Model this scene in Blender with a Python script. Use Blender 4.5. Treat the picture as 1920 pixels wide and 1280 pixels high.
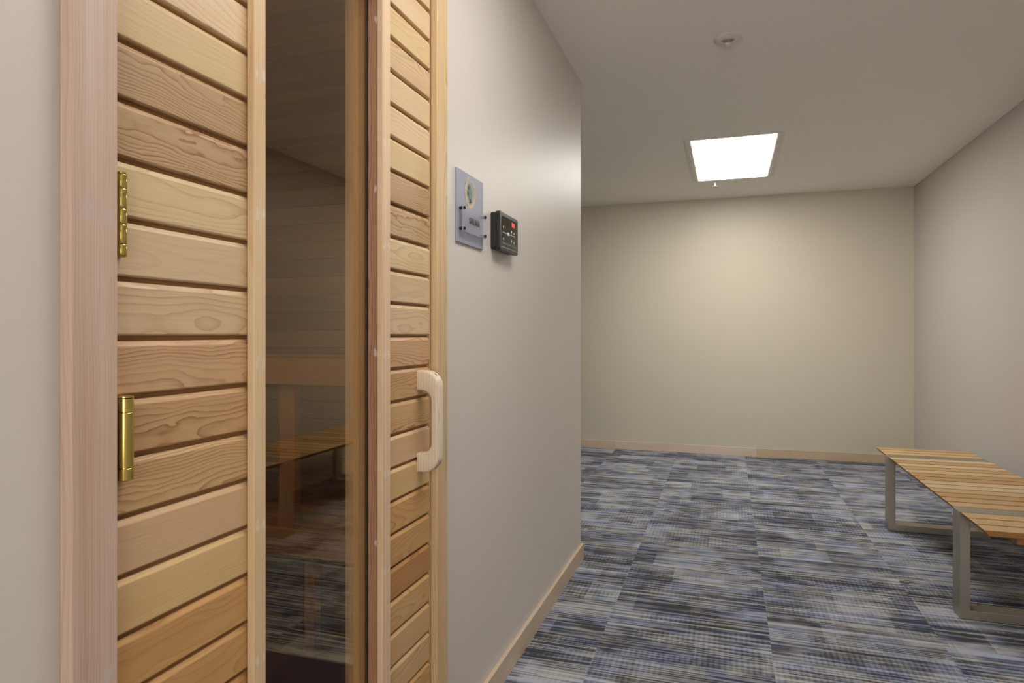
import bpy, bmesh, math, random
from mathutils import Vector, Matrix
random.seed(7)
for o in list(bpy.data.objects):
    bpy.data.objects.remove(o)
scene = bpy.context.scene
COL = scene.collection
PI = math.pi

# ------------------------------------------------------------------ camera, world, exposure
H = 1.15                                   # eye height
cam_d = bpy.data.cameras.new('camera')
cam_d.sensor_width = 36.0
cam_d.lens = 1226 * 36.0 / 1920
cam_d.shift_y = -15 / 1920
cam_d.clip_start = 0.02
cam = bpy.data.objects.new('camera', cam_d)
cam.location = (0, 0, H)
cam.rotation_euler = (PI / 2, 0, math.radians(18.28))
COL.objects.link(cam)
scene.camera = cam

world = bpy.data.worlds.new('world')
world.use_nodes = True
world.node_tree.nodes['Background'].inputs[0].default_value = (1.0, 0.975, 0.94, 1)
world.node_tree.nodes['Background'].inputs[1].default_value = 4.8   # sky light for the added window, raised to brighten the ceiling
scene.world = world
WX0, WX1, WB0, WB1, YB = -0.35, 1.35, 0.55, 2.20, -2.3        # unseen window added behind the viewer as fill light
pd = bpy.data.lights.new('fill_window_portal', 'AREA')
pd.shape = 'RECTANGLE'; pd.size = WX1 - WX0; pd.size_y = WB1 - WB0; pd.cycles.is_portal = True
po_ = bpy.data.objects.new('fill_window_portal', pd)
po_.location = ((WX0 + WX1) / 2, YB - 0.1, (WB0 + WB1) / 2); po_.rotation_euler = (PI / 2, 0, 0)
COL.objects.link(po_)
vs = scene.view_settings
vs.view_transform = 'Standard'
vs.look = 'None'
vs.gamma = 1
vs.use_curve_mapping = False
vs.exposure = 0.42

LIGHT_FAR = (1.0, 0.96, 0.89)
LIGHT_NEAR = (1.0, 0.975, 0.945)
L_FAR, L_NEAR = 15.0, 7.5
CEIL = 2.4365


def lin(r, g, b):
    def f(c):
        c /= 255.0
        return c / 12.92 if c <= 0.04045 else ((c + 0.055) / 1.055) ** 2.4
    return (f(r), f(g), f(b))


# ------------------------------------------------------------------ node helper
class S:
    """A socket with arithmetic."""
    def __init__(self, nt, sock):
        self.nt, self.s = nt, sock

    def _m(self, op, *a, clamp=False):
        n = self.nt.nodes.new('ShaderNodeMath')
        n.operation = op
        n.use_clamp = clamp
        for i, v in enumerate((self,) + a):
            if isinstance(v, S):
                self.nt.links.new(v.s, n.inputs[i])
            else:
                n.inputs[i].default_value = v
        return S(self.nt, n.outputs[0])

    def __add__(self, o): return self._m('ADD', o)
    def __radd__(self, o): return self._m('ADD', o)
    def __sub__(self, o): return self._m('SUBTRACT', o)
    def __rsub__(self, o): return (self * -1.0) + o
    def __mul__(self, o): return self._m('MULTIPLY', o)
    def __rmul__(self, o): return self._m('MULTIPLY', o)
    def __truediv__(self, o): return self._m('DIVIDE', o)
    def floor(self): return self._m('FLOOR')
    def fract(self): return self._m('FRACT')
    def gt(self, o): return self._m('GREATER_THAN', o)
    def lt(self, o): return self._m('LESS_THAN', o)
    def pow(self, o): return self._m('POWER', o)
    def sqrt(self): return self._m('SQRT')
    def sin(self): return self._m('SINE')
    def abs(self): return self._m('ABSOLUTE')
    def clamp(self): return self._m('ADD', 0.0, clamp=True)

    def step(self, a, b):
        n = self.nt.nodes.new('ShaderNodeMapRange')
        n.interpolation_type = 'SMOOTHSTEP'
        self.nt.links.new(self.s, n.inputs[0])
        n.inputs[1].default_value = a
        n.inputs[2].default_value = b
        return S(self.nt, n.outputs[0])


def new_mat(name, rough=0.5, metal=0.0, spec=0.5):
    m = bpy.data.materials.new(name)
    m.use_nodes = True
    nt = m.node_tree
    b = nt.nodes['Principled BSDF']
    b.inputs['Roughness'].default_value = rough
    b.inputs['Metallic'].default_value = metal
    b.inputs['Specular IOR Level'].default_value = spec
    return m, nt, b


def xyz(nt, a=None, b=None, c=None):
    n = nt.nodes.new('ShaderNodeCombineXYZ')
    for i, v in enumerate((a, b, c)):
        if isinstance(v, S):
            nt.links.new(v.s, n.inputs[i])
        elif v is not None:
            n.inputs[i].default_value = v
    return n.outputs[0]


def noise(nt, vec, scale=1.0, detail=2.0, rough=0.5):
    n = nt.nodes.new('ShaderNodeTexNoise')
    n.inputs['Scale'].default_value = scale
    n.inputs['Detail'].default_value = detail
    n.inputs['Roughness'].default_value = rough
    nt.links.new(vec, n.inputs['Vector'])
    return S(nt, n.outputs[0])


def white(nt, vec):
    n = nt.nodes.new('ShaderNodeTexWhiteNoise')
    n.noise_dimensions = '3D'
    nt.links.new(vec, n.inputs['Vector'])
    return S(nt, n.outputs['Value'])


def mixc(nt, fac, a, b, mode='MIX'):
    n = nt.nodes.new('ShaderNodeMix')
    n.data_type = 'RGBA'
    n.blend_type = mode
    if isinstance(fac, S):
        nt.links.new(fac.s, n.inputs[0])
    else:
        n.inputs[0].default_value = fac
    for k, v in ((6, a), (7, b)):
        if isinstance(v, (tuple, list)):
            n.inputs[k].default_value = tuple(v)[:3] + (1,)
        else:
            nt.links.new(v, n.inputs[k])
    return n.outputs[2]


def obj_xyz(nt):
    t = nt.nodes.new('ShaderNodeTexCoord')
    s = nt.nodes.new('ShaderNodeSeparateXYZ')
    nt.links.new(t.outputs['Object'], s.inputs[0])
    return t.outputs['Object'], [S(nt, s.outputs[i]) for i in range(3)]


def bump(nt, b, height, strength=0.2, dist=0.001):
    n = nt.nodes.new('ShaderNodeBump')
    n.inputs['Strength'].default_value = strength
    n.inputs['Distance'].default_value = dist
    nt.links.new(height.s, n.inputs['Height'])
    nt.links.new(n.outputs[0], b.inputs['Normal'])


def plain(name, rgb, rough=0.5, metal=0.0, spec=0.5, var=0.05, scale=30):
    m, nt, b = new_mat(name, rough, metal, spec)
    v, _ = obj_xyz(nt)
    n = noise(nt, v, scale, 2)
    c = lin(*rgb)
    nt.links.new(mixc(nt, n, [k * (1 - var) for k in c], [min(1, k * (1 + var)) for k in c]), b.inputs['Base Color'])
    return m


def paint(name, rgb, rough=0.42, spec=0.5):
    m, nt, b = new_mat(name, rough, 0, spec)
    v, _ = obj_xyz(nt)
    n = noise(nt, v, 1.3, 3)
    c = lin(*rgb)
    nt.links.new(mixc(nt, n, [k * 0.975 for k in c], [k * 1.02 for k in c]), b.inputs['Base Color'])
    bump(nt, b, noise(nt, v, 260, 2), 0.12, 0.0006)
    return m


def emit(name, rgb, strength):
    m, nt, b = new_mat(name)
    b.inputs['Base Color'].default_value = tuple(0.6 * k for k in rgb) + (1,)
    b.inputs['Emission Color'].default_value = tuple(rgb) + (1,)
    b.inputs['Emission Strength'].default_value = strength
    return m


def wood(name, rough=0.5, spacing=0.0045, figure=0.03, dark=(0.46, 0.30, 0.19), spots=(), spot_r=0.009, spot_col=(200, 190, 180), streak=0.0, shade_mul=None):
    """Solid wood: growth rings around a pith line, read from the board's own grain coordinates (gc) and tint."""
    m, nt, b = new_mat(name, rough, 0, 0.35)
    g = nt.nodes.new('ShaderNodeAttribute'); g.attribute_name = 'gc'
    t = nt.nodes.new('ShaderNodeAttribute'); t.attribute_name = 'tint'
    sp = nt.nodes.new('ShaderNodeSeparateXYZ')
    nt.links.new(g.outputs['Vector'], sp.inputs[0])
    gx, gy, gz = [S(nt, sp.outputs[i]) for i in range(3)]
    A = S(nt, t.outputs['Alpha'])
    n1 = noise(nt, xyz(nt, gx * 2.2, gy * 5.0, gz * 5.0), 1.0, 2) - 0.5
    n2 = noise(nt, xyz(nt, gx * 14.0, gy * 45.0, gz * 45.0), 1.0, 2) - 0.5
    r = (gy * gy + gz * gz).sqrt() + n1 * (2.2 * figure) + n2 * 0.0034 * (A * A * 3.2 + 0.15)
    ring = (r / spacing * (A * 0.45 + 0.75)).fract()
    late = ring.pow(3.6) * (1.0 - ring.step(0.94, 1.0))
    vary = noise(nt, xyz(nt, gx * 1.0, r * 60.0, 0.0), 1.0, 1).step(0.25, 0.75)
    fib = noise(nt, xyz(nt, gx * 9.0, gy * 420.0, gz * 420.0), 1.0, 2)
    broad = noise(nt, xyz(nt, gx * 2.5, gy * 14.0, gz * 14.0), 1.0, 2)
    c = mixc(nt, (late * A * 1.35 * (vary * 0.7 + 0.3)).clamp(), t.outputs['Color'], mixc(nt, 1.0, t.outputs['Color'], dark, 'MULTIPLY'))
    c = mixc(nt, fib.step(0.35, 0.9) * 0.30, c, mixc(nt, 1.0, c, (0.72, 0.66, 0.60), 'MULTIPLY'))
    c = mixc(nt, broad.step(0.45, 0.8) * 0.45, c, mixc(nt, 1.0, c, (0.86, 0.74, 0.62), 'MULTIPLY'))
    if streak:
        st = noise(nt, xyz(nt, gx * 0.9, gy * 75.0, gz * 75.0), 1.0, 3)
        c = mixc(nt, st.step(0.5, 0.75) * streak, c, mixc(nt, 1.0, c, (0.74, 0.64, 0.58), 'MULTIPLY'))
        c = mixc(nt, (1.0 - st.step(0.25, 0.48)) * streak, c, lin(216, 202, 186))
    if spots:
        _, (px, py, pz) = obj_xyz(nt)
        wob = noise(nt, xyz(nt, py, px, pz), 90, 2) - 0.5
        tot = None
        for (sx, sy, sz) in spots:
            d = ((px - sx) * (px - sx) + (py - sy) * (py - sy) + (pz - sz) * (pz - sz) * 0.35).sqrt() + wob * 0.012
            k = 1.0 - d.step(spot_r * 0.2, spot_r)
            tot = k if tot is None else tot + k
        c = mixc(nt, (tot * 0.6).clamp(), c, lin(*spot_col))
    if shade_mul:
        c = mixc(nt, 1.0, c, shade_mul, 'MULTIPLY')
    nt.links.new(c, b.inputs['Base Color'])
    bump(nt, b, fib + late * 0.4, 0.15, 0.0005)
    return m


# ------------------------------------------------------------------ mesh helpers
def tag(o, label=None, cat=None, group=None, kind=None):
    for k, v in (('label', label), ('category', cat), ('group', group), ('kind', kind)):
        if v:
            o[k] = v
    return o


def new_bm():
    bm = bmesh.new()
    bm.verts.layers.float_color.new('tint')
    bm.verts.layers.float_vector.new('gc')
    return bm


def finish(name, bm, mat, parent=None, loc=(0, 0, 0), bev=0.0, seg=2, smooth=False, angle=35):
    bmesh.ops.recalc_face_normals(bm, faces=bm.faces)
    me = bpy.data.meshes.new(name)
    bm.to_mesh(me)
    bm.free()
    o = bpy.data.objects.new(name, me)
    for m in (mat if isinstance(mat, (list, tuple)) else [mat]):
        me.materials.append(m)
    o.location = loc
    COL.objects.link(o)
    if parent:
        o.parent = parent
    if smooth or bev:
        for p in me.polygons:
            p.use_smooth = True
    if bev:
        md = o.modifiers.new('bevel', 'BEVEL')
        md.width = bev
        md.segments = seg
        md.limit_method = 'ANGLE'
        md.angle_limit = math.radians(30)
        md.harden_normals = True
    elif smooth:
        me.set_sharp_from_angle(angle=math.radians(angle))
    return o


def empty(name, loc):
    o = bpy.data.objects.new(name, None)
    o.empty_display_size = 0.05
    o.location = loc
    COL.objects.link(o)
    return o


def prism(bm, prof, axis, a0, a1, tint=(0.5, 0.5, 0.5, 0.0), rnd=None, flat=True, mi=0):
    """Extrude profile (pairs on the two other axes in order) along axis; writes grain coordinates along that axis."""
    rnd = rnd or random
    others = [i for i in range(3) if i != axis]
    cy = sum(p[0] for p in prof) / len(prof)
    cz = sum(p[1] for p in prof) / len(prof)
    ox, py, pz = rnd.uniform(0, 20), rnd.uniform(-.035, .035), rnd.uniform(.015, .06) * rnd.choice((-1, 1))
    if not flat:
        py, pz = rnd.choice((-1, 1)) * rnd.uniform(.12, .25), rnd.uniform(-.05, .05)
    tl, gl = bm.verts.layers.float_color['tint'], bm.verts.layers.float_vector['gc']
    rings = []
    for a in (a0, a1):
        ring = []
        for p in prof:
            co = [0, 0, 0]
            co[axis], co[others[0]], co[others[1]] = a, p[0], p[1]
            v = bm.verts.new(co)
            v[tl] = tuple(tint)
            q = [p[0] - cy, p[1] - cz]
            big = 0 if (max(p[0] for p in prof) - min(p[0] for p in prof)) >= (max(p[1] for p in prof) - min(p[1] for p in prof)) else 1
            v[gl] = (a + ox, q[big] - py, q[1 - big] - pz)
            ring.append(v)
        rings.append(ring)
    n = len(prof)
    fs = [bm.faces.new(rings[0]), bm.faces.new(rings[1][::-1])]
    for i in range(n):
        j = (i + 1) % n
        fs.append(bm.faces.new((rings[0][i], rings[1][i], rings[1][j], rings[0][j])))
    for f in fs:
        f.material_index = mi
    return fs


def box(bm, lo, hi, axis=2, tint=(0.5, 0.5, 0.5, 0.0), rnd=None, flat=True, mi=0):
    o = [i for i in range(3) if i != axis]
    p = [(lo[o[0]], lo[o[1]]), (hi[o[0]], lo[o[1]]), (hi[o[0]], hi[o[1]]), (lo[o[0]], hi[o[1]])]
    return prism(bm, p, axis, lo[axis], hi[axis], tint, rnd, flat, mi)


def lathe(bm, prof, c, axis='z', n=48, mi=0, sign=1):
    """Revolve (r, h) pairs about an axis through c."""
    rows = []
    for r, h in prof:
        row = []
        for k in range(n):
            a = 2 * PI * k / n
            u, v = r * math.cos(a), r * math.sin(a)
            if axis == 'z':
                co = (c[0] + u, c[1] + v, c[2] + h * sign)
            elif axis == 'x':
                co = (c[0] + h * sign, c[1] + u, c[2] + v)
            else:
                co = (c[0] + u, c[1] + h * sign, c[2] + v)
            row.append(bm.verts.new(co))
        rows.append(row)
    for a, b in zip(rows, rows[1:]):
        for k in range(n):
            f = bm.faces.new((a[k], a[(k + 1) % n], b[(k + 1) % n], b[k]))
            f.material_index = mi
    for row in (rows[0], rows[-1]):
        bm.faces.new(row).material_index = mi


def rgb(r, g, b, a=0.5):
    return lin(r, g, b) + (a,)


# ------------------------------------------------------------------ materials
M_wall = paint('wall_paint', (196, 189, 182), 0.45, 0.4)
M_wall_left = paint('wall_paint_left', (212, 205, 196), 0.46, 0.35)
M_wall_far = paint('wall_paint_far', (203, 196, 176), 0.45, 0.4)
M_ceil = paint('ceiling_paint', (249, 245, 237), 0.7, 0.3)
M_cedar = wood('cedar_boards', 0.45)
M_cedar_dark = wood('cedar_interior', 0.5)
M_maple = wood('maple_baseboard', 0.4, spacing=0.006, dark=(0.85, 0.72, 0.6))
M_slat = wood('oiled_slats', 0.4, spacing=0.004, dark=(0.7, 0.5, 0.35))
M_slat_edge = wood('shaded_slat_edges', 0.5, spacing=0.004, dark=(0.7, 0.5, 0.35), shade_mul=(0.50, 0.34, 0.19))  # slat wood darkened, gap shade put into its colour
M_pale = wood('pale_handle_wood', 0.45, spacing=0.0075, figure=0.008, dark=(0.62, 0.48, 0.42))
M_brass = plain('brass', (205, 185, 105), 0.16, 1.0)
M_black = plain('black_plastic', (27, 26, 26), 0.35, 0, 0.5)
M_screen = plain('screen_black', (10, 10, 11), 0.08, 0, 0.6)
M_white = plain('white_plastic', (214, 208, 204), 0.4)
M_frame = plain('light_frame_white', (222, 216, 208), 0.45)
M_mark = plain('marking_white', (215, 215, 215), 0.5)
M_red = emit('red_digits', (1.0, 0.02, 0.04), 0.32)
M_sign = plain('sign_grey', (150, 152, 165), 0.5, 0.0, 0.3)
M_gold = plain('gold', (228, 214, 170), 0.32, 0.45)
M_green = plain('sign_green', (92, 120, 98), 0.5)
M_ink = plain('letter_black', (22, 24, 32), 0.4)
M_dark = plain('dark_slot', (20, 22, 22), 0.8)


def steel():
    m, nt, b = new_mat('brushed_steel', 0.38, 1.0)
    v, (x, y, z) = obj_xyz(nt)
    n = noise(nt, xyz(nt, x * 60.0, y * 60.0, z * 4.0), 6, 3)
    nt.links.new(mixc(nt, n, lin(170, 162, 148), lin(196, 187, 172)), b.inputs['Base Color'])
    bump(nt, b, n, 0.05, 0.0003)
    return m


M_steel = steel()


def glass():
    m = bpy.data.materials.new('bronze_glass')
    m.use_nodes = True
    nt = m.node_tree
    nt.nodes.clear()
    out = nt.nodes.new('ShaderNodeOutputMaterial')
    mx = nt.nodes.new('ShaderNodeMixShader')
    tr = nt.nodes.new('ShaderNodeBsdfTransparent')
    gl = nt.nodes.new('ShaderNodeBsdfGlossy')
    fr = nt.nodes.new('ShaderNodeLayerWeight')
    tr.inputs[0].default_value = (0.90, 0.82, 0.69, 1)
    gl.inputs[0].default_value = (1.0, 0.91, 0.74, 1)
    gl.inputs['Roughness'].default_value = 0.004
    fr.inputs[0].default_value = 0.5
    fac = (S(nt, fr.outputs['Facing']).pow(4.0) * 0.9 + 0.12).clamp()
    nt.links.new(fac.s, mx.inputs[0])
    nt.links.new(tr.outputs[0], mx.inputs[1])
    nt.links.new(gl.outputs[0], mx.inputs[2])
    nt.links.new(mx.outputs[0], out.inputs[0])
    return m


M_glass = glass()


def acrylic():
    m = bpy.data.materials.new('clear_acrylic')
    m.use_nodes = True
    nt = m.node_tree
    nt.nodes.clear()
    out = nt.nodes.new('ShaderNodeOutputMaterial')
    mx = nt.nodes.new('ShaderNodeMixShader')
    tr = nt.nodes.new('ShaderNodeBsdfTransparent')
    gl = nt.nodes.new('ShaderNodeBsdfPrincipled')
    tr.inputs[0].default_value = (0.96, 0.96, 0.98, 1)
    gl.inputs['Base Color'].default_value = lin(196, 196, 208) + (1,)
    gl.inputs['Roughness'].default_value = 0.2
    mx.inputs[0].default_value = 0.32
    nt.links.new(tr.outputs[0], mx.inputs[1])
    nt.links.new(gl.outputs[0], mx.inputs[2])
    nt.links.new(mx.outputs[0], out.inputs[0])
    return m


M_acrylic = acrylic()


def carpet():
    m, nt, b = new_mat('carpet_tiles', 0.95, 0, 0.1)
    v, (x, y, z) = obj_xyz(nt)
    X = (x - 0.15) / 0.605
    col = X.floor()
    row = ((y + col * 0.21) / 0.605).floor()
    # long yarn stripes running across the room
    s1 = noise(nt, xyz(nt, x * 2.6 + col * 17.3, y * 125.0, row * 3.1), 1.0, 1)
    s2 = noise(nt, xyz(nt, x * 1.6 + col * 9.7, y * 36.0, 4.0), 1.0, 2)
    ry = (y / 0.0068).floor()
    lw = white(nt, xyz(nt, ry, col, 21.0))
    nb = noise(nt, xyz(nt, x * 4.5 + lw * 60.0, ry * 0.71, 0.0), 1.0, 1)
    line = (lw * 0.6 + nb * 0.8).step(0.66, 0.82)
    # woven blocks of lighter and darker yarn
    by = ((y + col * 0.07) / 0.19).floor()
    j = white(nt, xyz(nt, by, col, 1.0))
    bx = ((x + j * 0.3) / 0.23).floor()
    w1 = white(nt, xyz(nt, bx, by, 5.0))
    by2 = (y / 0.083).floor()
    j2 = white(nt, xyz(nt, by2, col, 11.0))
    bx2 = ((x + j2 * 0.4) / 0.31).floor()
    w2 = white(nt, xyz(nt, bx2, by2, 9.0))
    soft = noise(nt, xyz(nt, x * 3.2 + col * 5.0, y * 5.0, 2.0), 1.0, 2).step(0.25, 0.75)
    big = noise(nt, xyz(nt, x * 10.0 + col * 5.0, y * 16.0, 7.0), 1.0, 2).step(0.25, 0.75)
    block = w1 * 0.27 + w2 * 0.10 + soft * 0.35 + big * 0.28
    # cross ticks
    tick = ((x / 0.019).fract() - 0.5).abs().step(0.12, 0.32)
    tmask = white(nt, xyz(nt, bx2, by, 3.0)).step(0.45, 0.75)
    speck = noise(nt, xyz(nt, x * 330.0, y * 330.0, 0.0), 1.0, 1)
    # cream accent yarns
    yr = (y / 0.0062).floor()
    wl = white(nt, xyz(nt, yr, col, 2.0))
    brk = noise(nt, xyz(nt, x * 3.0 + wl * 40.0, yr * 0.37, 0.0), 1.0, 1)
    cream = wl.gt(0.90) * brk.step(0.42, 0.56)
    cream2 = white(nt, xyz(nt, yr, col, 8.0)).gt(0.988)
    val = (s1 - 0.5) * 0.75 + (s2 - 0.5) * 0.65 + (line - 0.35) * 0.5 + (block - 0.5) * 1.45 + 0.36 + (tick - 0.5) * tmask * 0.15 + (speck - 0.5) * 0.8
    val = val.clamp()
    blue = noise(nt, xyz(nt, x * 6.0 + col * 3.0, y * 9.0, 12.0), 1.0, 2).step(0.35, 0.65)
    dk = mixc(nt, blue, lin(70, 69, 70), lin(64, 69, 86))
    lt = mixc(nt, blue, lin(182, 182, 182), lin(170, 176, 198))
    c = mixc(nt, val, dk, lt)
    c = mixc(nt, cream * 0.55 + cream2 * 0.35, c, lin(202, 199, 188))
    # the dark entrance matting ends at y = 1.975
    mat_mask = y.lt(1.975)
    dm = mixc(nt, speck.step(0.2, 0.8), lin(52, 44, 52), lin(92, 82, 96))
    dm2 = mixc(nt, ((x / 0.3).floor() * 0.5).fract().gt(0.25) * 0.5, dm, lin(40, 44, 80))
    c = mixc(nt, mat_mask, c, dm2)
    nt.links.new(c, b.inputs['Base Color'])
    bump(nt, b, s1 + speck * 0.6, 0.5, 0.003)
    return m


M_carpet = carpet()

# ------------------------------------------------------------------ the room shell
XL, XR, YF, YC = -0.714, 1.546, 6.53, 3.28       # left wall, right wall, far wall, outside corner
DY0, DY1, DZ = 0.597, 1.504, 2.03
JT = 0.018                # sauna door opening


def struct(name, bm, m, label, cat, **k):
    o = finish(name, bm, m, **k)
    return tag(o, label, cat, kind='structure')


bm = new_bm(); box(bm, (-2.75, -2.4, -0.08), (XR + 0.1, YF + 0.1, 0))
struct('floor', bm, M_carpet, 'grey blue striped carpet tile floor of the corridor', 'floor')
bm = new_bm(); box(bm, (-2.75, -2.4, CEIL), (XR + 0.1, YF + 0.1, CEIL + 0.08))
struct('ceiling', bm, M_ceil, 'smooth off-white painted corridor ceiling', 'ceiling')
bm = new_bm()
box(bm, (XL - 0.12, -2.3, 0), (XL, DY0 - JT, CEIL))
box(bm, (XL - 0.12, DY1 + JT, 0), (XL, YC, CEIL))
box(bm, (XL - 0.12, DY0 - JT, DZ + JT), (XL, DY1 + JT, CEIL))
struct('wall_left', bm, M_wall_left, 'pale greige painted wall around the sauna door, ending at an outside corner', 'wall')
bm = new_bm(); box(bm, (XR, -2.4, 0), (XR + 0.1, YF + 0.1, CEIL))
struct('wall_right', bm, M_wall, 'grey painted wall behind the slatted bench', 'wall')
bm = new_bm(); box(bm, (-2.75, YF, 0), (XR, YF + 0.1, CEIL))
struct('wall_far', bm, M_wall_far, 'beige painted wall at the far end of the corridor', 'wall')
bm = new_bm()
box(bm, (-2.75, YB - 0.1, 0), (WX0, YB, CEIL)); box(bm, (WX1, YB - 0.1, 0), (XR, YB, CEIL))
box(bm, (WX0, YB - 0.1, 0), (WX1, YB, WB0)); box(bm, (WX0, YB - 0.1, WB1), (WX1, YB, CEIL))
struct('wall_back', bm, M_wall, 'painted wall behind the viewer', 'wall')
bm = new_bm()
fw = 0.04
box(bm, (WX0, YB - 0.07, WB0), (WX0 + fw, YB - 0.03, WB1)); box(bm, (WX1 - fw, YB - 0.07, WB0), (WX1, YB - 0.03, WB1))
box(bm, (WX0 + fw, YB - 0.07, WB0), (WX1 - fw, YB - 0.03, WB0 + fw)); box(bm, (WX0 + fw, YB - 0.07, WB1 - fw), (WX1 - fw, YB - 0.03, WB1))
box(bm, (0.48, YB - 0.07, WB0 + fw), (0.52, YB - 0.03, WB1 - fw))
struct('fill_window', bm, M_frame, 'unseen white framed window added behind the viewer to brighten the ceiling', 'window')  # added opening that lets fill light reach the ceiling
bm = new_bm(); box(bm, (-2.65, YC - 0.12, 0), (XL - 0.12, YC, CEIL))
struct('wall_alcove_near', bm, M_wall, 'painted wall turning left around the outside corner', 'wall')
bm = new_bm(); box(bm, (-2.75, -2.3, 0), (-2.65, YF, CEIL))
struct('wall_alcove_left', bm, M_wall, 'painted side wall of the alcove past the corner', 'wall')

BH, BT = 0.078, 0.014
maple = [rgb(208, 190, 166, .35), rgb(214, 198, 182, .3), rgb(202, 182, 154, .4)]


def baseboard(name, runs, label):
    bm = new_bm()
    for k, (lo, hi, ax) in enumerate(runs):
        box(bm, lo, hi, ax, maple[k % 3], flat=True)
    return struct(name, bm, M_maple, label, 'baseboard', bev=0.0015)


baseboard('baseboard_left', [((XL, 1.571, 0), (XL + BT, YC + BT, BH), 1), ((-2.65, YC, 0), (XL, YC + BT, BH), 0),
                             ((XL, -2.3, 0), (XL + BT, 0.53, BH), 1)],
          'pale wooden baseboard along the wall beside the sauna door')
baseboard('baseboard_far', [((-2.65, YF - BT, 0), (-1.06, YF, BH), 0), ((-1.06, YF - BT, 0), (0.25, YF, BH), 0),
                            ((0.25, YF - BT, 0), (XR - BT, YF, BH), 0)],
          'pale wooden baseboard along the far beige wall')
baseboard('baseboard_right', [((XR - BT, -2.3, 0), (XR, 2.1, BH), 1), ((XR - BT, 2.1, 0), (XR, YF, BH), 1)],
          'pale wooden baseboard behind the slatted bench')

# casings round the sauna door (3/4 in. cedar)
CT = 0.019
ZS = (1.293, 0.935, 0.747)
sp = [(XL + CT, 0.556, 1.293), (XL + CT, 0.584, 1.288), (XL + CT, 0.553, 0.742), (XL + CT, 0.582, 0.748)]
M_case1 = wood('cedar_casing_near', 0.55, spacing=0.0035, figure=0.012, dark=(0.70, 0.55, 0.48), spots=sp, spot_r=0.010, spot_col=(196, 184, 180), streak=0.6)
M_case2 = wood('cedar_casing_far', 0.5, spacing=0.0045, figure=0.012, spots=[(XL + CT, 1.545, 0.72), (XL + CT, 1.53, 0.47), (XL + CT, 1.54, 1.30)], spot_r=0.008, streak=0.35)
bm = new_bm(); box(bm, (XL, 0.538, 0), (XL + CT, DY0, 2.03), 2, rgb(204, 178, 158, .5), flat=False)
box(bm, (XL - 0.12, DY0 - JT, 0), (XL, DY0 - 0.001, 2.03), 2, rgb(196, 160, 118, .4)); box(bm, (-0.800, DY0 - 0.001, 0), (-0.776, DY0 + 0.014, 2.03), 2, rgb(196, 160, 118, .4))
struct('trim_1', bm, M_case1, 'pinkish cedar casing on the hinge side of the sauna door', 'door casing', bev=0.0025)
bm = new_bm(); box(bm, (XL, DY1, 0), (XL + CT, 1.570, 2.03), 2, rgb(214, 186, 142, .5))
box(bm, (XL - 0.12, DY1, 0), (XL, DY1 + JT, 2.03), 2, rgb(196, 160, 118, .4)); box(bm, (-0.800, DY1 - 0.014, 0), (-0.776, DY1, 2.03), 2, rgb(196, 160, 118, .4))
struct('trim_2', bm, M_case2, 'pale cedar casing on the handle side of the sauna door', 'door casing', bev=0.0025)
bm = new_bm(); box(bm, (XL, 0.538, 2.03), (XL + CT, 1.570, 2.095), 1, rgb(210, 182, 150, .5))
box(bm, (XL - 0.12, DY0 - JT, 2.03), (XL, DY1 + JT, 2.03 + JT), 1, rgb(196, 160, 118, .4)); box(bm, (-0.800, DY0, 2.008), (-0.776, DY1, 2.03), 1, rgb(196, 160, 118, .4))
struct('trim_3', bm, M_case2, 'cedar head casing across the top of the sauna door', 'door casing', bev=0.0025)

# ------------------------------------------------------------------ the sauna door
door = empty('door_1', (0, 0, 0))
tag(door, 'cedar plank sauna door with a tall bronze glass window', 'door', kind='structure')
FX = -0.7126                     # face of the boards
PITCH, Z0 = 0.0742, 1.1440
tints = {
    11: (214, 184, 142, .35), 10: (218, 190, 152, .3), 9: (214, 186, 140, .4), 8: (213, 184, 146, .45), 7: (218, 190, 152, .25),
    6: (222, 194, 156, .35), 5: (212, 184, 140, .2), 4: (188, 156, 118, 1.0), 3: (192, 160, 122, 1.0),
    2: (216, 192, 150, .55), 1: (212, 186, 150, .35), 0: (213, 187, 150, .5), -1: (202, 164, 124, .8),
    -2: (196, 158, 114, .9), -3: (202, 166, 120, .85), -4: (208, 173, 134, .12), -5: (214, 180, 128, .2),
    -6: (202, 158, 102, .7), -7: (198, 154, 100, .35), -8: (182, 134, 82, .6), -9: (204, 166, 112, .6),
    -10: (204, 166, 118, .12), -11: (208, 174, 126, .5), -12: (202, 162, 108, .5), -13: (206, 168, 118, .3),
    -14: (196, 152, 100, .6), -15: (208, 172, 124, .3)}


def board_rows(bm, y0, y1, zlo, zhi, front=FX, back=FX - 0.014):
    for n in range(-16, 13):
        za, zb = Z0 + n * PITCH + 0.003, Z0 + (n + 1) * PITCH - 0.003
        if za < zlo - 0.001:
            za = zlo
        if zb > zhi:
            zb = zhi
        if zb - za < 0.015:
            continue
        t = rgb(*tints.get(n, (206, 168, 120, .4)))
        rnd = random.Random(900 + n)
        ct, cb = 0.0072, 0.0022
        prof = [(back, za), (front - cb, za), (front, za + cb), (front, zb - ct), (front - ct * 0.72, zb), (back, zb)]
        prism(bm, prof, 1, y0, y1, t, rnd, flat=(t[3] > .3))
    # tongues behind the boards
    box(bm, (back - 0.004, y0, zlo), (back + 0.0035, y1, zhi), 1, rgb(170, 122, 72, .2))


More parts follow.
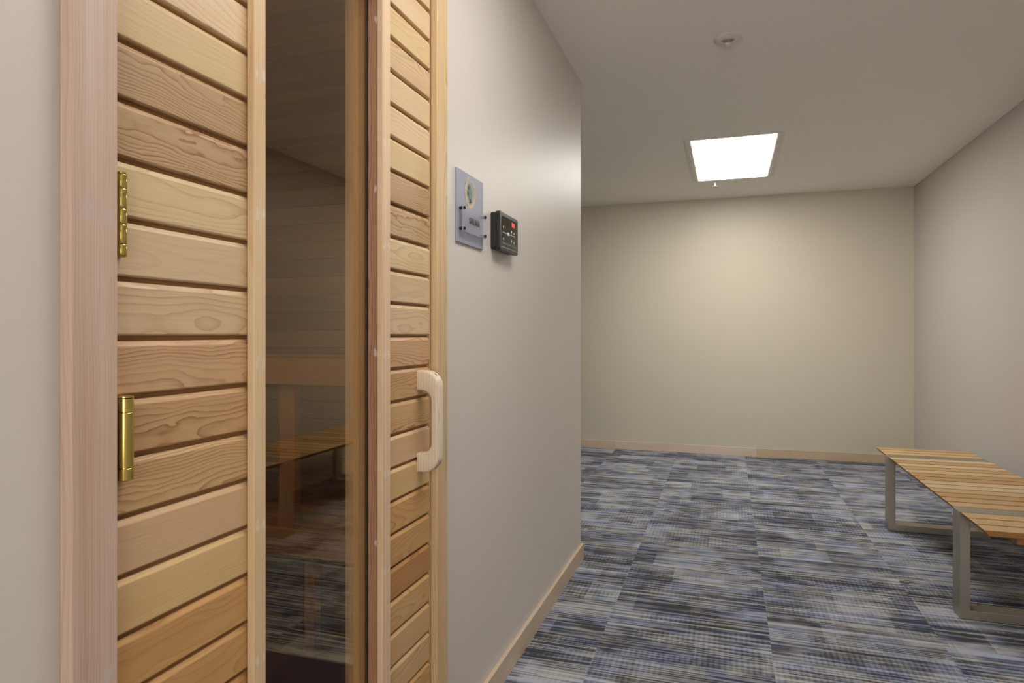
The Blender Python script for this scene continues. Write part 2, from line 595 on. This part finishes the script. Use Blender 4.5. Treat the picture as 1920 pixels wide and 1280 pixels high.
WZ0, WZ1 = 0.22, 1.882            # window height
bm = new_bm(); board_rows(bm, 0.600, 0.852, 0.02, 2.02)
finish('board_panel', bm, M_cedar, door, bev=0.0012, seg=1)['label'] = 'cedar planks on the hinge side'
bm = new_bm(); board_rows(bm, 1.250, 1.4975, 0.02, 2.02)
finish('board_panel', bm, M_cedar, door, bev=0.0012, seg=1)['label'] = 'cedar planks on the handle side'
bm = new_bm(); board_rows(bm, 0.852, 1.250, 0.02, WZ0 - 0.012)
finish('board_panel', bm, M_cedar, door, bev=0.0012, seg=1)['label'] = 'cedar planks under the window'
bm = new_bm(); board_rows(bm, 0.852, 1.250, WZ1 + 0.012, 2.02)
finish('board_panel', bm, M_cedar, door, bev=0.0012, seg=1)['label'] = 'cedar planks above the window'
# door core behind the planks
bm = new_bm()
c0 = rgb(196, 156, 112, .4)
BX0, BX1 = -0.772, FX - 0.018
box(bm, (BX0, 0.600, 0.02), (BX1, 0.848, 2.02), 2, c0)
box(bm, (BX0, 1.256, 0.02), (BX1, 1.4975, 2.02), 2, c0)
box(bm, (BX0, 0.848, 0.02), (BX1, 1.256, WZ0 - 0.014), 1, c0)
box(bm, (BX0, 0.848, WZ1 + 0.014), (BX1, 1.256, 2.02), 1, c0)
finish('door_core', bm, M_cedar_dark, door)

# window jamb: lining of the opening in front of the glass (reddish on the far side) and behind it
GX = -0.737
jy0, jy1 = 0.853, 1.2356
reds = [(GX + 0.022, jy1, z) for z in (1.82, 1.46, 1.11, 0.703)]
M_jamb = wood('cedar_window_jamb', 0.45, spacing=0.0052, figure=0.02, dark=(0.36, 0.2, 0.14), spots=reds, spot_r=0.006, spot_col=(215, 210, 215))


def lining(x0, x1, tint, name, m, dy=0.0, fl=True):
    for (lo, hi, ax) in (((x0, jy0 - 0.012, WZ0 - 0.012), (x1, jy0 + dy, WZ1 + 0.012), 2),
                         ((x0, jy1 - dy, WZ0 - 0.012), (x1, jy1 + 0.012, WZ1 + 0.012), 2),
                         ((x0, jy0 + dy, WZ0 - 0.012), (x1, jy1 - dy, WZ0 + dy), 1),
                         ((x0, jy0 + dy, WZ1 - dy), (x1, jy1 - dy, WZ1 + 0.012), 1)):
        bm = new_bm()
        if lo[1] < jy0 and hi[1] < jy0 + 0.02 and x1 == FX:
            hi = (FX - 0.0125,) + tuple(hi[1:])     # its front edge tucks under the moulding
        box(bm, lo, hi, ax, tint, random.Random(31), flat=fl)
        finish(name, bm, m, door, bev=0.001, seg=1)


lining(GX + 0.003, FX, rgb(170, 128, 100, .9), 'window_jamb', M_jamb)
lining(-0.790, GX - 0.0035, rgb(248, 236, 214, .2), 'inner_window_jamb', M_cedar, 0.0)

# moulding strips standing proud round the window
nails = [(FX + 0.015, y, z) for z in (1.558, 1.338, 1.104, 0.849, 0.638) for y in (0.845, 0.860, 1.244, 1.262)]
M_mould = wood('cedar_moulding', 0.5, spacing=0.0045, figure=0.01, dark=(0.75, 0.6, 0.5), spots=nails, spot_r=0.007, spot_col=(226, 216, 204), streak=0.35)
MT = 0.0145
for (y0, y1, z0, z1, ax, tn) in ((0.8376, 0.866, WZ0 - 0.034, WZ1 + 0.034, 2, (222, 194, 154, .35)),
                                 (jy1, 1.2703, WZ0 - 0.034, WZ1 + 0.034, 2, (226, 196, 162, .3)),
                                 (0.866, jy1, WZ1, WZ1 + 0.034, 1, (220, 190, 150, .3)),
                                 (0.866, jy1, WZ0 - 0.034, WZ0, 1, (220, 190, 150, .3))):
    bm = new_bm(); box(bm, (FX, y0, z0), (FX + MT, y1, z1), ax, rgb(*tn), flat=False)
    finish('window_moulding', bm, M_mould, door, bev=0.0028, seg=2)
# the pane
bm = new_bm(); box(bm, (GX - 0.003, jy0, WZ0), (GX + 0.0025, jy1, WZ1))
for f in [f for f in bm.faces if abs(f.normal.x) < 0.9]:
    pass
gl = finish('glass_pane', bm, M_glass, door); gl['label'] = 'bronze tinted glass pane'
bm = new_bm()
box(bm, (GX - 0.0032, jy1 - 0.0022, WZ0), (GX + 0.003, jy1, WZ1))
finish('glazing_gasket', bm, M_dark, door)['label'] = 'black gasket'

# D-shaped handle
def arc(cx, cz, r, a0, a1, n=10):
    return [(cx + r * math.cos(math.radians(a0 + (a1 - a0) * k / n)), cz + r * math.sin(math.radians(a0 + (a1 - a0) * k / n))) for k in range(n + 1)]


hx0, hx1, hxi = FX, -0.657, -0.6755
hz0, hz1, ha, hb = 0.8155, 1.061, 0.862, 1.0127
R, r = 0.040, 0.027
HY0, HY1 = 1.4265, 1.4595
outer = [(hx0, hz0)] + arc(hx1 - R, hz0 + R, R, -90, 0, 14) + arc(hx1 - R, hz1 - R, R, 0, 90, 14) + [(hx0, hz1)]
inner = [(hx0, ha)] + arc(hxi - r, ha + r, r, -90, 0, 14) + arc(hxi - r, hb - r, r, 0, 90, 14) + [(hx0, hb)]
bm = new_bm()
tl, gll = bm.verts.layers.float_color['tint'], bm.verts.layers.float_vector['gc']
rows = []
for (po, pi_) in zip(outer, inner):
    w = math.dist(po, pi_)
    ux, uz = (po[0] - pi_[0]) / w, (po[1] - pi_[1]) / w
    row = []
    e = 0.0048
    for (cx, cy, a0) in ((w - e, HY1 - e, 0), (e, HY1 - e, 90), (e, HY0 + e, 180), (w - e, HY0 + e, 270)):
        for k in range(4):
            t = math.radians(a0 + 30 * k)
            d, y = cx + e * math.cos(t), cy + e * math.sin(t)
            v = bm.verts.new((pi_[0] + ux * d, y, pi_[1] + uz * d))
            v[tl] = rgb(226, 210, 186, .6)
            v[gll] = (v.co.z + 3.3, (v.co.x + 0.655) + 0.18, y - HY0 + 0.004)
            row.append(v)
    rows.append(row)
for ra, rb in zip(rows, rows[1:]):
    for k in range(16):
        bm.faces.new((ra[k], ra[(k + 1) % 16], rb[(k + 1) % 16], rb[k]))
bm.faces.new(rows[0]); bm.faces.new(rows[-1][::-1])
handle = finish('door_handle', bm, M_pale, door, smooth=True, angle=50)
handle['label'] = 'pale wooden D-shaped pull handle'
for (cz, s) in ((hz1 - R, 1), (hz0 + R, -1)):
    a = math.radians(48 * s)
    c = Vector((hx1 - R + R * math.cos(a), (HY0 + HY1) / 2, cz + R * math.sin(a)))
    d = Vector((math.cos(a), 0, math.sin(a)))
    bm = new_bm()
    lathe(bm, [(0.0028, -0.002), (0.0028, 0.0003)], (0, 0, 0), 'z', 16)
    bmesh.ops.transform(bm, matrix=Matrix.Translation(c) @ d.to_track_quat('Z', 'Y').to_matrix().to_4x4(), verts=bm.verts)
    finish('screw_hole', bm, M_dark, handle)

# hinges on the near edge
def hinge(y, x, r, z0, z1, cuts, label):
    bm = new_bm()
    prof = []
    zz = [z0] + cuts + [z1]
    prof.append((r * 0.55, z0 - 0.001))
    for a, b in zip(zz, zz[1:]):
        prof += [(r * 0.93, a + 0.0003), (r, a + 0.001), (r, b - 0.001), (r * 0.95, b - 0.0005), (r * 0.90, b), ]
    lathe(bm, prof, (x, y, 0), 'z', 28)
    h = finish('hinge', bm, M_brass, door, smooth=True)
    h['label'] = label
    bm = new_bm(); lathe(bm, [(r * 0.6, 0), (r * 1.03, 0.0005), (r * 1.03, 0.002), (r * 0.5, 0.0032)], (x, y, z1), 'z', 28)
    finish('hinge_pin', bm, M_brass, h, smooth=True)
    bm = new_bm(); box(bm, (FX, y + 0.001, z0), (FX + 0.0022, y + r * 0.9, z1))
    finish('hinge_leaf', bm, M_brass, h)


hinge(0.6105, FX + 0.0075, 0.0060, 1.244, 1.345, [1.259, 1.283, 1.302, 1.327], 'slim brass hinge with five knuckles')
hinge(0.6135, FX + 0.0100, 0.0092, 0.970, 1.0710, [0.9855, 1.0535], 'thick brass spring hinge')

# ------------------------------------------------------------------ inside of the sauna
SX0, SX1, SY0, SY1, SZ = -2.40, XL - 0.12, 0.30, 2.80, 2.10
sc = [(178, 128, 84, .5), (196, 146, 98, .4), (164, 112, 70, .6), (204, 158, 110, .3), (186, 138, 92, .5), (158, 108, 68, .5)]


def t_and_g(name, u_axis, fixed_axis, fixed, depth, u0, u1, w0, w1, label, cat='wall', pitch=0.0889):
    """Boards running along u_axis stacked along the remaining axis."""
    bm = new_bm()
    w_axis = 3 - u_axis - fixed_axis
    k = 0
    w = w0
    while w < w1 - 0.005:
        we = min(w + pitch, w1)
        lo, hi = [0, 0, 0], [0, 0, 0]
        lo[u_axis], hi[u_axis] = u0, u1
        a, b = sorted((fixed, fixed + depth))
        lo[fixed_axis], hi[fixed_axis] = a, b
        lo[w_axis], hi[w_axis] = w + 0.0015, we - 0.0015
        box(bm, lo, hi, u_axis, rgb(*random.choice(sc)))
        w = we
    lo[w_axis], hi[w_axis] = w0, w1
    lo[fixed_axis], hi[fixed_axis] = sorted((fixed + depth, fixed + depth * 0.5))
    box(bm, lo, hi, u_axis, rgb(120, 78, 44, .2))
    return struct(name, bm, M_cedar_dark, label, cat, bev=0.001, seg=1)


t_and_g('wall_sauna_end', 0, 1, SY1, 0.015, SX0, SX1, 0.012, SZ, 'cedar plank end wall inside the sauna')
t_and_g('wall_sauna_back', 1, 0, SX0, -0.015, SY0, SY1, 0.012, SZ, 'cedar plank long wall inside the sauna')
t_and_g('wall_sauna_near', 0, 1, SY0, -0.015, SX0, SX1, 0.012, SZ, 'cedar plank near wall inside the sauna')
t_and_g('ceiling_sauna', 0, 2, SZ, 0.015, SX0, SX1, SY0, SY1, 'cedar plank ceiling inside the sauna', 'ceiling')
bm = new_bm(); box(bm, (SX0, SY0, 0), (SX1, SY1, 0.012))
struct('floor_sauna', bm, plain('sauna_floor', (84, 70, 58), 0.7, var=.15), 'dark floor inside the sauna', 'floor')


def sauna_bench(name, y0, y1, ztop, foot, label, posts, pw):
    r_ = empty(name, ((SX0 + SX1) / 2, (y0 + y1) / 2, foot))
    off = Vector(r_.location)

    def part(nm, boxes):
        bm = new_bm()
        for lo, hi, ax, tn in boxes:
            box(bm, Vector(lo) - off, Vector(hi) - off, ax, rgb(*tn))
        return finish(nm, bm, M_cedar_dark, r_, bev=0.0015, seg=1)
    sl = []
    y = y0 + 0.02
    while y < y1 - 0.05:
        sl.append(((SX0 + 0.006, y, ztop - 0.022), (-0.98, min(y + 0.085, y1), ztop), 0, random.choice(sc)))
        y += 0.097
    part('seat_slats', sl)
    part('fascia', [((SX0 + 0.006, y0, ztop - 0.09), (-0.98, y0 + 0.02, ztop), 0, (206, 158, 108, .3))])
    for x in posts:
        part('leg', [((x, y0 + 0.021, foot), (x + pw, y0 + 0.058, ztop - 0.022), 2, (196, 150, 100, .3))])
    return tag(r_, label, 'sauna bench', 'cedar benches inside the sauna')


sauna_bench('sauna_bench', 1.94, 2.795, 0.458, 0.012, 'low cedar bench inside the sauna, seen through the glass', [-1.42, -2.36], 0.042)
sauna_bench('sauna_bench', 1.945, 2.795, 1.06, 0.458, 'high cedar bench inside the sauna, above the low one', [-1.53, -2.36], 0.066)
ld = bpy.data.lights.new('sauna_fill', 'AREA')  # unseen lamp added to brighten the sauna interior
ld.shape = 'DISK'; ld.size = 0.25; ld.energy = 2.4; ld.color = (1.0, 0.70, 0.40)
lo_ = bpy.data.objects.new('sauna_fill', ld); lo_.location = (-1.5, 1.2, 2.05); COL.objects.link(lo_)

# ------------------------------------------------------------------ sign beside the door
sign = empty('sauna_sign', (XL, 1.7615, 1.504))
tag(sign, 'square grey wall sign reading SAUNA with a gold laurel wreath', 'sign')


def loc(o_, *p):
    return Vector(p) - o_.location


def part_box(name, parent, lo, hi, m, **k):
    bm = new_bm(); box(bm, loc(parent, *lo), loc(parent, *hi))
    return finish(name, bm, m, parent, **k)


part_box('back_plate', sign, (XL, 1.660, 1.404), (XL + 0.006, 1.863, 1.608), M_sign, bev=0.0008)
plate = part_box('name_plate', sign, (XL + 0.0165, 1.672, 1.434), (XL + 0.0190, 1.851, 1.507), M_acrylic)
plate['label'] = 'clear raised plate reading SAUNA'
fc = bpy.data.curves.new('lettering', 'FONT')
fc.body = 'SAUNA'; fc.size = 0.0245; fc.extrude = 0.0006; fc.align_x = 'CENTER'; fc.align_y = 'CENTER'; fc.offset = 0.0004
fc.space_character = 1.0
fc.materials.append(M_ink)
fo = bpy.data.objects.new('lettering', fc)
fo.parent = plate
fo.location = loc(sign, XL + 0.0196, 1.7600, 1.4695)
fo.rotation_euler = (PI / 2, 0, PI / 2)
COL.objects.link(fo)
bpy.context.view_layer.update()
me = bpy.data.meshes.new_from_object(fo.evaluated_get(bpy.context.evaluated_depsgraph_get()))
fm = bpy.data.objects.new('lettering', me)
fm.parent = plate
fm.location, fm.rotation_euler = fo.location, fo.rotation_euler
COL.objects.link(fm)
bpy.data.objects.remove(fo)
fm.name = 'lettering'
for yy in (1.680, 1.843):
    for zz in (1.442, 1.499):
        bm = new_bm()
        lathe(bm, [(0.0045, 0.006), (0.0045, 0.0163)], loc(sign, XL, yy, zz), 'x', 20)
        lathe(bm, [(0.0048, 0.0192), (0.0048, 0.0225), (0.003, 0.0238)], loc(sign, XL, yy, zz), 'x', 20)
        finish('standoff_peg', bm, M_ink, sign, smooth=True)
# laurel wreath
WC = Vector(loc(sign, XL + 0.006, 1.757, 1.556))
bm = new_bm()


def leaf(bm, c, ang, L, W, T=0.0014):
    d = Vector((0, math.cos(ang), math.sin(ang))); s = Vector((0, -math.sin(ang), math.cos(ang)))
    ring = []
    for k in range(10):
        a = 2 * PI * k / 10
        q = abs(math.cos(a)) ** 1.0
        ring.append(bm.verts.new(c + d * (L / 2 * math.cos(a)) + s * (W / 2 * math.sin(a) * (1 - 0.35 * math.cos(a)))))
    top = bm.verts.new(c + Vector((T, 0, 0)))
    for k in range(10):
        bm.faces.new((ring[k], ring[(k + 1) % 10], top))


for s in (-1, 1):
    for k in range(13):
        a = -PI / 2 + s * (0.12 + 0.215 * k)
        rr_y, rr_z = 0.0335, 0.0395
        c = WC + Vector((0.0002, rr_y * math.cos(a), rr_z * math.sin(a)))
        tang = a + s * PI / 2
        leaf(bm, c + Vector((0, 0.0035 * math.cos(a), 0.0035 * math.sin(a))), tang - s * 0.45, 0.0145, 0.0066)
        leaf(bm, c - Vector((0, 0.0028 * math.cos(a), 0.0028 * math.sin(a))), tang + s * 0.45, 0.0120, 0.0056)
finish('laurel_wreath', bm, M_gold, sign)['label'] = 'gold laurel wreath'
bm = new_bm()
for (dy, dz, L, W, an) in ((0, .008, .026, .020, 1.5), (-.006, .000, .024, .015, 1.9), (.007, -.001, .022, .013, 1.2), (0, -.008, .020, .018, 1.57), (-.003, .014, .016, .012, .8)):
    leaf(bm, WC + Vector((0.0002, dy * 1.4, dz * 1.3)), an, L * 1.3, W * 1.4, 0.001)
finish('leaf_emblem', bm, M_green, sign)['label'] = 'green leafy emblem'
bm = new_bm()
for (dy, dz, L, W, an) in ((-.010, .010, .010, .004, 2.2), (-.013, -.004, .016, .003, 1.75), (.004, -.021, .006, .0035, .6), (-.003, -.024, .007, .003, 2.2), (.000, -.017, .010, .002, 1.57)):
    leaf(bm, WC + Vector((0.0012, dy * 1.4, dz * 1.2)), an, L * 1.2, W * 1.3, 0.0008)
finish('emblem_dark_strokes', bm, M_ink, sign)  # dark ink strokes of the emblem, its trunk among them

# ------------------------------------------------------------------ sauna control panel
CY0, CY1, CZ0, CZ1 = 1.944, 2.134, 1.4145, 1.5395
ctl = empty('control_panel', (XL, (CY0 + CY1) / 2, (CZ0 + CZ1) / 2))
tag(ctl, 'black wall control panel with red display and white icons beside the sign', 'control panel')


def rrect(y0, y1, z0, z1, rad, n=6):
    out = []
    for cx, cz, a in ((y1 - rad, z1 - rad, 0), (y0 + rad, z1 - rad, 90), (y0 + rad, z0 + rad, 180), (y1 - rad, z0 + rad, 270)):
        for k in range(n + 1):
            t = math.radians(a + 90 * k / n)
            out.append((cx + rad * math.cos(t), cz + rad * math.sin(t)))
    return out


def rplate(name, parent, x0, x1, y0, y1, z0, z1, rad, m, bev=0.0, seg=2):
    o = parent.location if parent.parent is None else parent.parent.location
    bm = new_bm()
    prof = [(a - o[1], b - o[2]) for a, b in rrect(y0, y1, z0, z1, rad)]
    prism(bm, prof, 0, x0 - o[0], x1 - o[0])
    return finish(name, bm, m, parent, bev=bev, seg=seg)


rplate('housing', ctl, XL, XL + 0.017, CY0, CY1 - 0.004, CZ0 + 0.004, CZ1 - 0.004, 0.008, M_black, 0.002)
bz = rplate('bezel', ctl, XL + 0.016, XL + 0.031, CY0 + 0.001, CY1, CZ0, CZ1, 0.010, M_black, 0.003, 3)
FXc = XL + 0.0311
scn = rplate('display_screen', ctl, FXc - 0.001, FXc + 0.0006, CY0 + 0.020, CY1 - 0.014, CZ0 + 0.032, CZ1 - 0.014, 0.003, M_screen)
W_, Hh = CY1 - CY0, CZ1 - CZ0


def mk(name, a0, a1, b0, b1, m, parent=scn):
    rplate(name, parent, FXc + 0.0002, FXc + 0.0011, CY0 + W_ * a0, CY0 + W_ * a1, CZ1 - Hh * b1, CZ1 - Hh * b0, 0.0004, m)


mk('red_digit', .62, .69, .17, .29, M_red); mk('red_digit', .71, .78, .17, .29, M_red)
mk('icon_bar', .38, .49, .485, .56, M_mark)
mk('divider_line', .14, .35, .52, .53, M_mark); mk('divider_line', .54, .80, .52, .53, M_mark)
mk('lower_line', .14, .90, .80, .806, M_mark, bz); mk('lower_line', .06, .98, .90, .908, M_mark, bz)
for (a, b) in ((.17, .36), (.17, .66), (.60, .40), (.74, .42), (.60, .64), (.74, .66)):
    mk('icon', a, a + .028, b, b + .055, M_mark)
    mk('icon', a + .008, a + .02, b + .075, b + .09, M_mark)

# ------------------------------------------------------------------ ceiling things
def troffer(x0, x1, y0, y1, colr, L, label):
    r_ = empty('ceiling_light', ((x0 + x1) / 2, (y0 + y1) / 2, CEIL))
    hx, hy = (x1 - x0) / 2, (y1 - y0) / 2
    bm = new_bm()
    w, w2 = 0.044, 0.022
    z0_, z1_ = -0.006, 0.0
    box(bm, (-hx, -hy, z0_), (-hx + w, hy, z1_)); box(bm, (hx - w, -hy, z0_), (hx, hy, z1_))
    box(bm, (-hx + w, -hy, z0_), (hx - w, -hy + w2, z1_)); box(bm, (-hx + w, hy - w2, z0_), (hx - w, hy, z1_))
    fr = finish('frame', bm, M_frame, r_, bev=0.001, seg=1)
    bm = new_bm()
    for sx in (-1, 1):
        a, b = sorted((sx * (hx - w - 0.004), sx * (hx - w)))
        box(bm, (a, -hy + w2, -0.0045), (b, hy - w2, 0))
    finish('frame_gap', bm, M_dark, fr)
    bm = new_bm(); box(bm, (-hx + w + 0.005, -hy + w2, -0.0075), (hx - w - 0.005, hy - w2, -0.0005))
    d = finish('diffuser', bm, emit('diffuser_glow_' + str(round(L)), colr, L), r_)
    d['label'] = 'glowing white diffuser'
    return tag(r_, label, 'ceiling light', 'rectangular ceiling lights')


troffer(-0.282, 0.348, 4.495, 5.725, LIGHT_FAR, L_FAR, 'lit rectangular ceiling light panel near the far wall')
troffer(-0.282, 0.348, 0.72, 1.95, LIGHT_NEAR, L_NEAR, 'lit rectangular ceiling light panel beside the sauna door')

sen = empty('occupancy_sensor', (0.0, 3.0, CEIL))
tag(sen, 'round white sensor with slotted dome on the ceiling', 'sensor')
bm = new_bm()
lathe(bm, [(0.0600, 0), (0.0605, 0.004), (0.057, 0.009), (0.046, 0.016), (0.030, 0.021), (0.016, 0.0225)], (0, 0, 0), 'z', 56, sign=-1)
sb = finish('sensor_base', bm, M_white, sen, smooth=True)
bm = new_bm()
lathe(bm, [(0.0165, 0.015), (0.0165, 0.026), (0.0145, 0.031), (0.009, 0.0345), (0.003, 0.0355)], (0.0, 0.010, 0), 'z', 36, sign=-1)
finish('sensor_lens', bm, plain('lens_plastic', (205, 198, 196), 0.12), sen, smooth=True)
bm = new_bm()
for k in range(9):
    a = math.radians(-90 + (k - 4) * 11.5)
    r0, r1 = 0.019, 0.037
    d = Vector((math.cos(a), math.sin(a), 0)); s = Vector((-d.y, d.x, 0)) * 0.0009
    up = Vector((0, 0, 0.0005))
    def hh(r):   # height of dome at radius r
        return -(0.0225 - max(0, (r - 0.016)) * 0.16 if r < 0.046 else 0.016) - 0.0012
    p0, p1 = d * r0 + Vector((0, 0, hh(r0))), d * r1 + Vector((0, 0, hh(r1)))
    vv = [bm.verts.new(p) for p in (p0 - s, p0 + s, p1 + s, p1 - s)] + [bm.verts.new(p + Vector((0, 0, 0.003))) for p in (p0 - s, p0 + s, p1 + s, p1 - s)]
    bm.faces.new(vv[:4]); bm.faces.new(vv[4:][::-1])
    for i in range(4):
        j_ = (i + 1) % 4
        bm.faces.new((vv[i], vv[4 + i], vv[4 + j_], vv[j_]))
finish('vent_slots', bm, M_dark, sb)

spk = empty('sprinkler_head', (-0.105, 5.80, CEIL))
tag(spk, 'tiny white sprinkler head hanging just past the ceiling light', 'sprinkler')
bm = new_bm(); lathe(bm, [(0.017, 0), (0.017, 0.002), (0.010, 0.006)], (0, 0, 0), 'z', 24, sign=-1)
finish('escutcheon', bm, M_white, spk, smooth=True)
bm = new_bm(); lathe(bm, [(0.006, 0.004), (0.006, 0.030), (0.004, 0.040)], (0, 0, 0), 'z', 16, sign=-1)
finish('stem', bm, M_white, spk, smooth=True)
bm = new_bm(); lathe(bm, [(0.008, 0.0385), (0.023, 0.040), (0.023, 0.042), (0.008, 0.0435)], (0, 0, 0), 'z', 24, sign=-1)
finish('deflector', bm, M_white, spk, smooth=True)

# ------------------------------------------------------------------ slatted bench
BP, BZ = 0.0883, 0.432
by0, bx0, bx1 = 2.803, 0.888, 1.393
bench = empty('slatted_bench', ((bx0 + bx1) / 2, by0 + 21 * BP / 2, 0))
tag(bench, 'backless bench with wooden cross slats on brushed steel loop legs', 'bench')
slat_t = [(208, 176, 126, .25), (198, 162, 110, .3), (214, 186, 142, .2), (194, 154, 100, .3), (206, 172, 126, .2), (216, 190, 148, .2), (198, 160, 114, .3)]
bm = new_bm()
rnd = random.Random(5)
for k in range(21):
    if k in (3, 17):
        continue
    y0_, y1_ = by0 + k * BP + 0.0056, by0 + (k + 1) * BP - 0.0056
    box(bm, loc(bench, bx0, y0_, BZ - 0.021), loc(bench, bx1, y1_, BZ), 0, rgb(*rnd.choice(slat_t)), rnd, flat=False)
xm = (bx1 - bx0) / 2
for v in bm.verts:
    if v.co.z < BZ - 0.01:      # ends undercut below
        v.co.x -= math.copysign(0.016, v.co.x)
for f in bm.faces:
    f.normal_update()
    if abs(f.normal.z) < 0.7:   # sides get the darkened wood, painting shade into the gaps
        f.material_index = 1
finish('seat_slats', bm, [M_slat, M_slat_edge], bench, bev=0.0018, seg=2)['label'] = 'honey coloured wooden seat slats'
for xx in (0.992, 1.252):
    bm = new_bm(); box(bm, loc(bench, xx, by0 + 0.012, BZ - 0.046), loc(bench, xx + 0.045, by0 + 21 * BP - 0.012, BZ - 0.021), 1, rgb(140, 98, 56, .3))
    finish('support_rail', bm, M_slat, bench, bev=0.0015, seg=1)
TK = 0.036
for k in (3, 17):
    y0_, y1_ = by0 + k * BP + 0.0015, by0 + (k + 1) * BP - 0.0015
    bm = new_bm()
    outer = [(bx0 - 0.001, 0.002), (bx1 + 0.001, 0.002), (bx1 + 0.001, BZ), (bx0 - 0.001, BZ)]
    inner = [(bx0 + TK, 0.002 + TK), (bx1 - TK, 0.002 + TK), (bx1 - TK, BZ - 0.02), (bx0 + TK, BZ - 0.02)]
    V = {}
    for yi, yy in enumerate((y0_, y1_)):
        for nm, pp in (('o', outer), ('i', inner)):
            for q, p in enumerate(pp):
                V[nm, q, yi] = bm.verts.new(loc(bench, p[0], yy, p[1]))
    for q in range(4):
        w = (q + 1) % 4
        bm.faces.new((V['o', q, 0], V['o', w, 0], V['i', w, 0], V['i', q, 0]))
        bm.faces.new((V['o', q, 1], V['i', q, 1], V['i', w, 1], V['o', w, 1]))
        bm.faces.new((V['o', q, 0], V['o', q, 1], V['o', w, 1], V['o', w, 0]))
        bm.faces.new((V['i', q, 0], V['i', w, 0], V['i', w, 1], V['i', q, 1]))
    lf = finish('leg_frame', bm, M_steel, bench, bev=0.0015, seg=2)
    lf['label'] = 'brushed steel rectangular leg loop'
    for xx in (bx0 + 0.02, bx1 - 0.02):
        bm = new_bm(); lathe(bm, [(0.012, 0), (0.012, 0.0025)], loc(bench, xx, (y0_ + y1_) / 2, 0), 'z', 16)
        finish('foot_pad', bm, M_dark, lf)
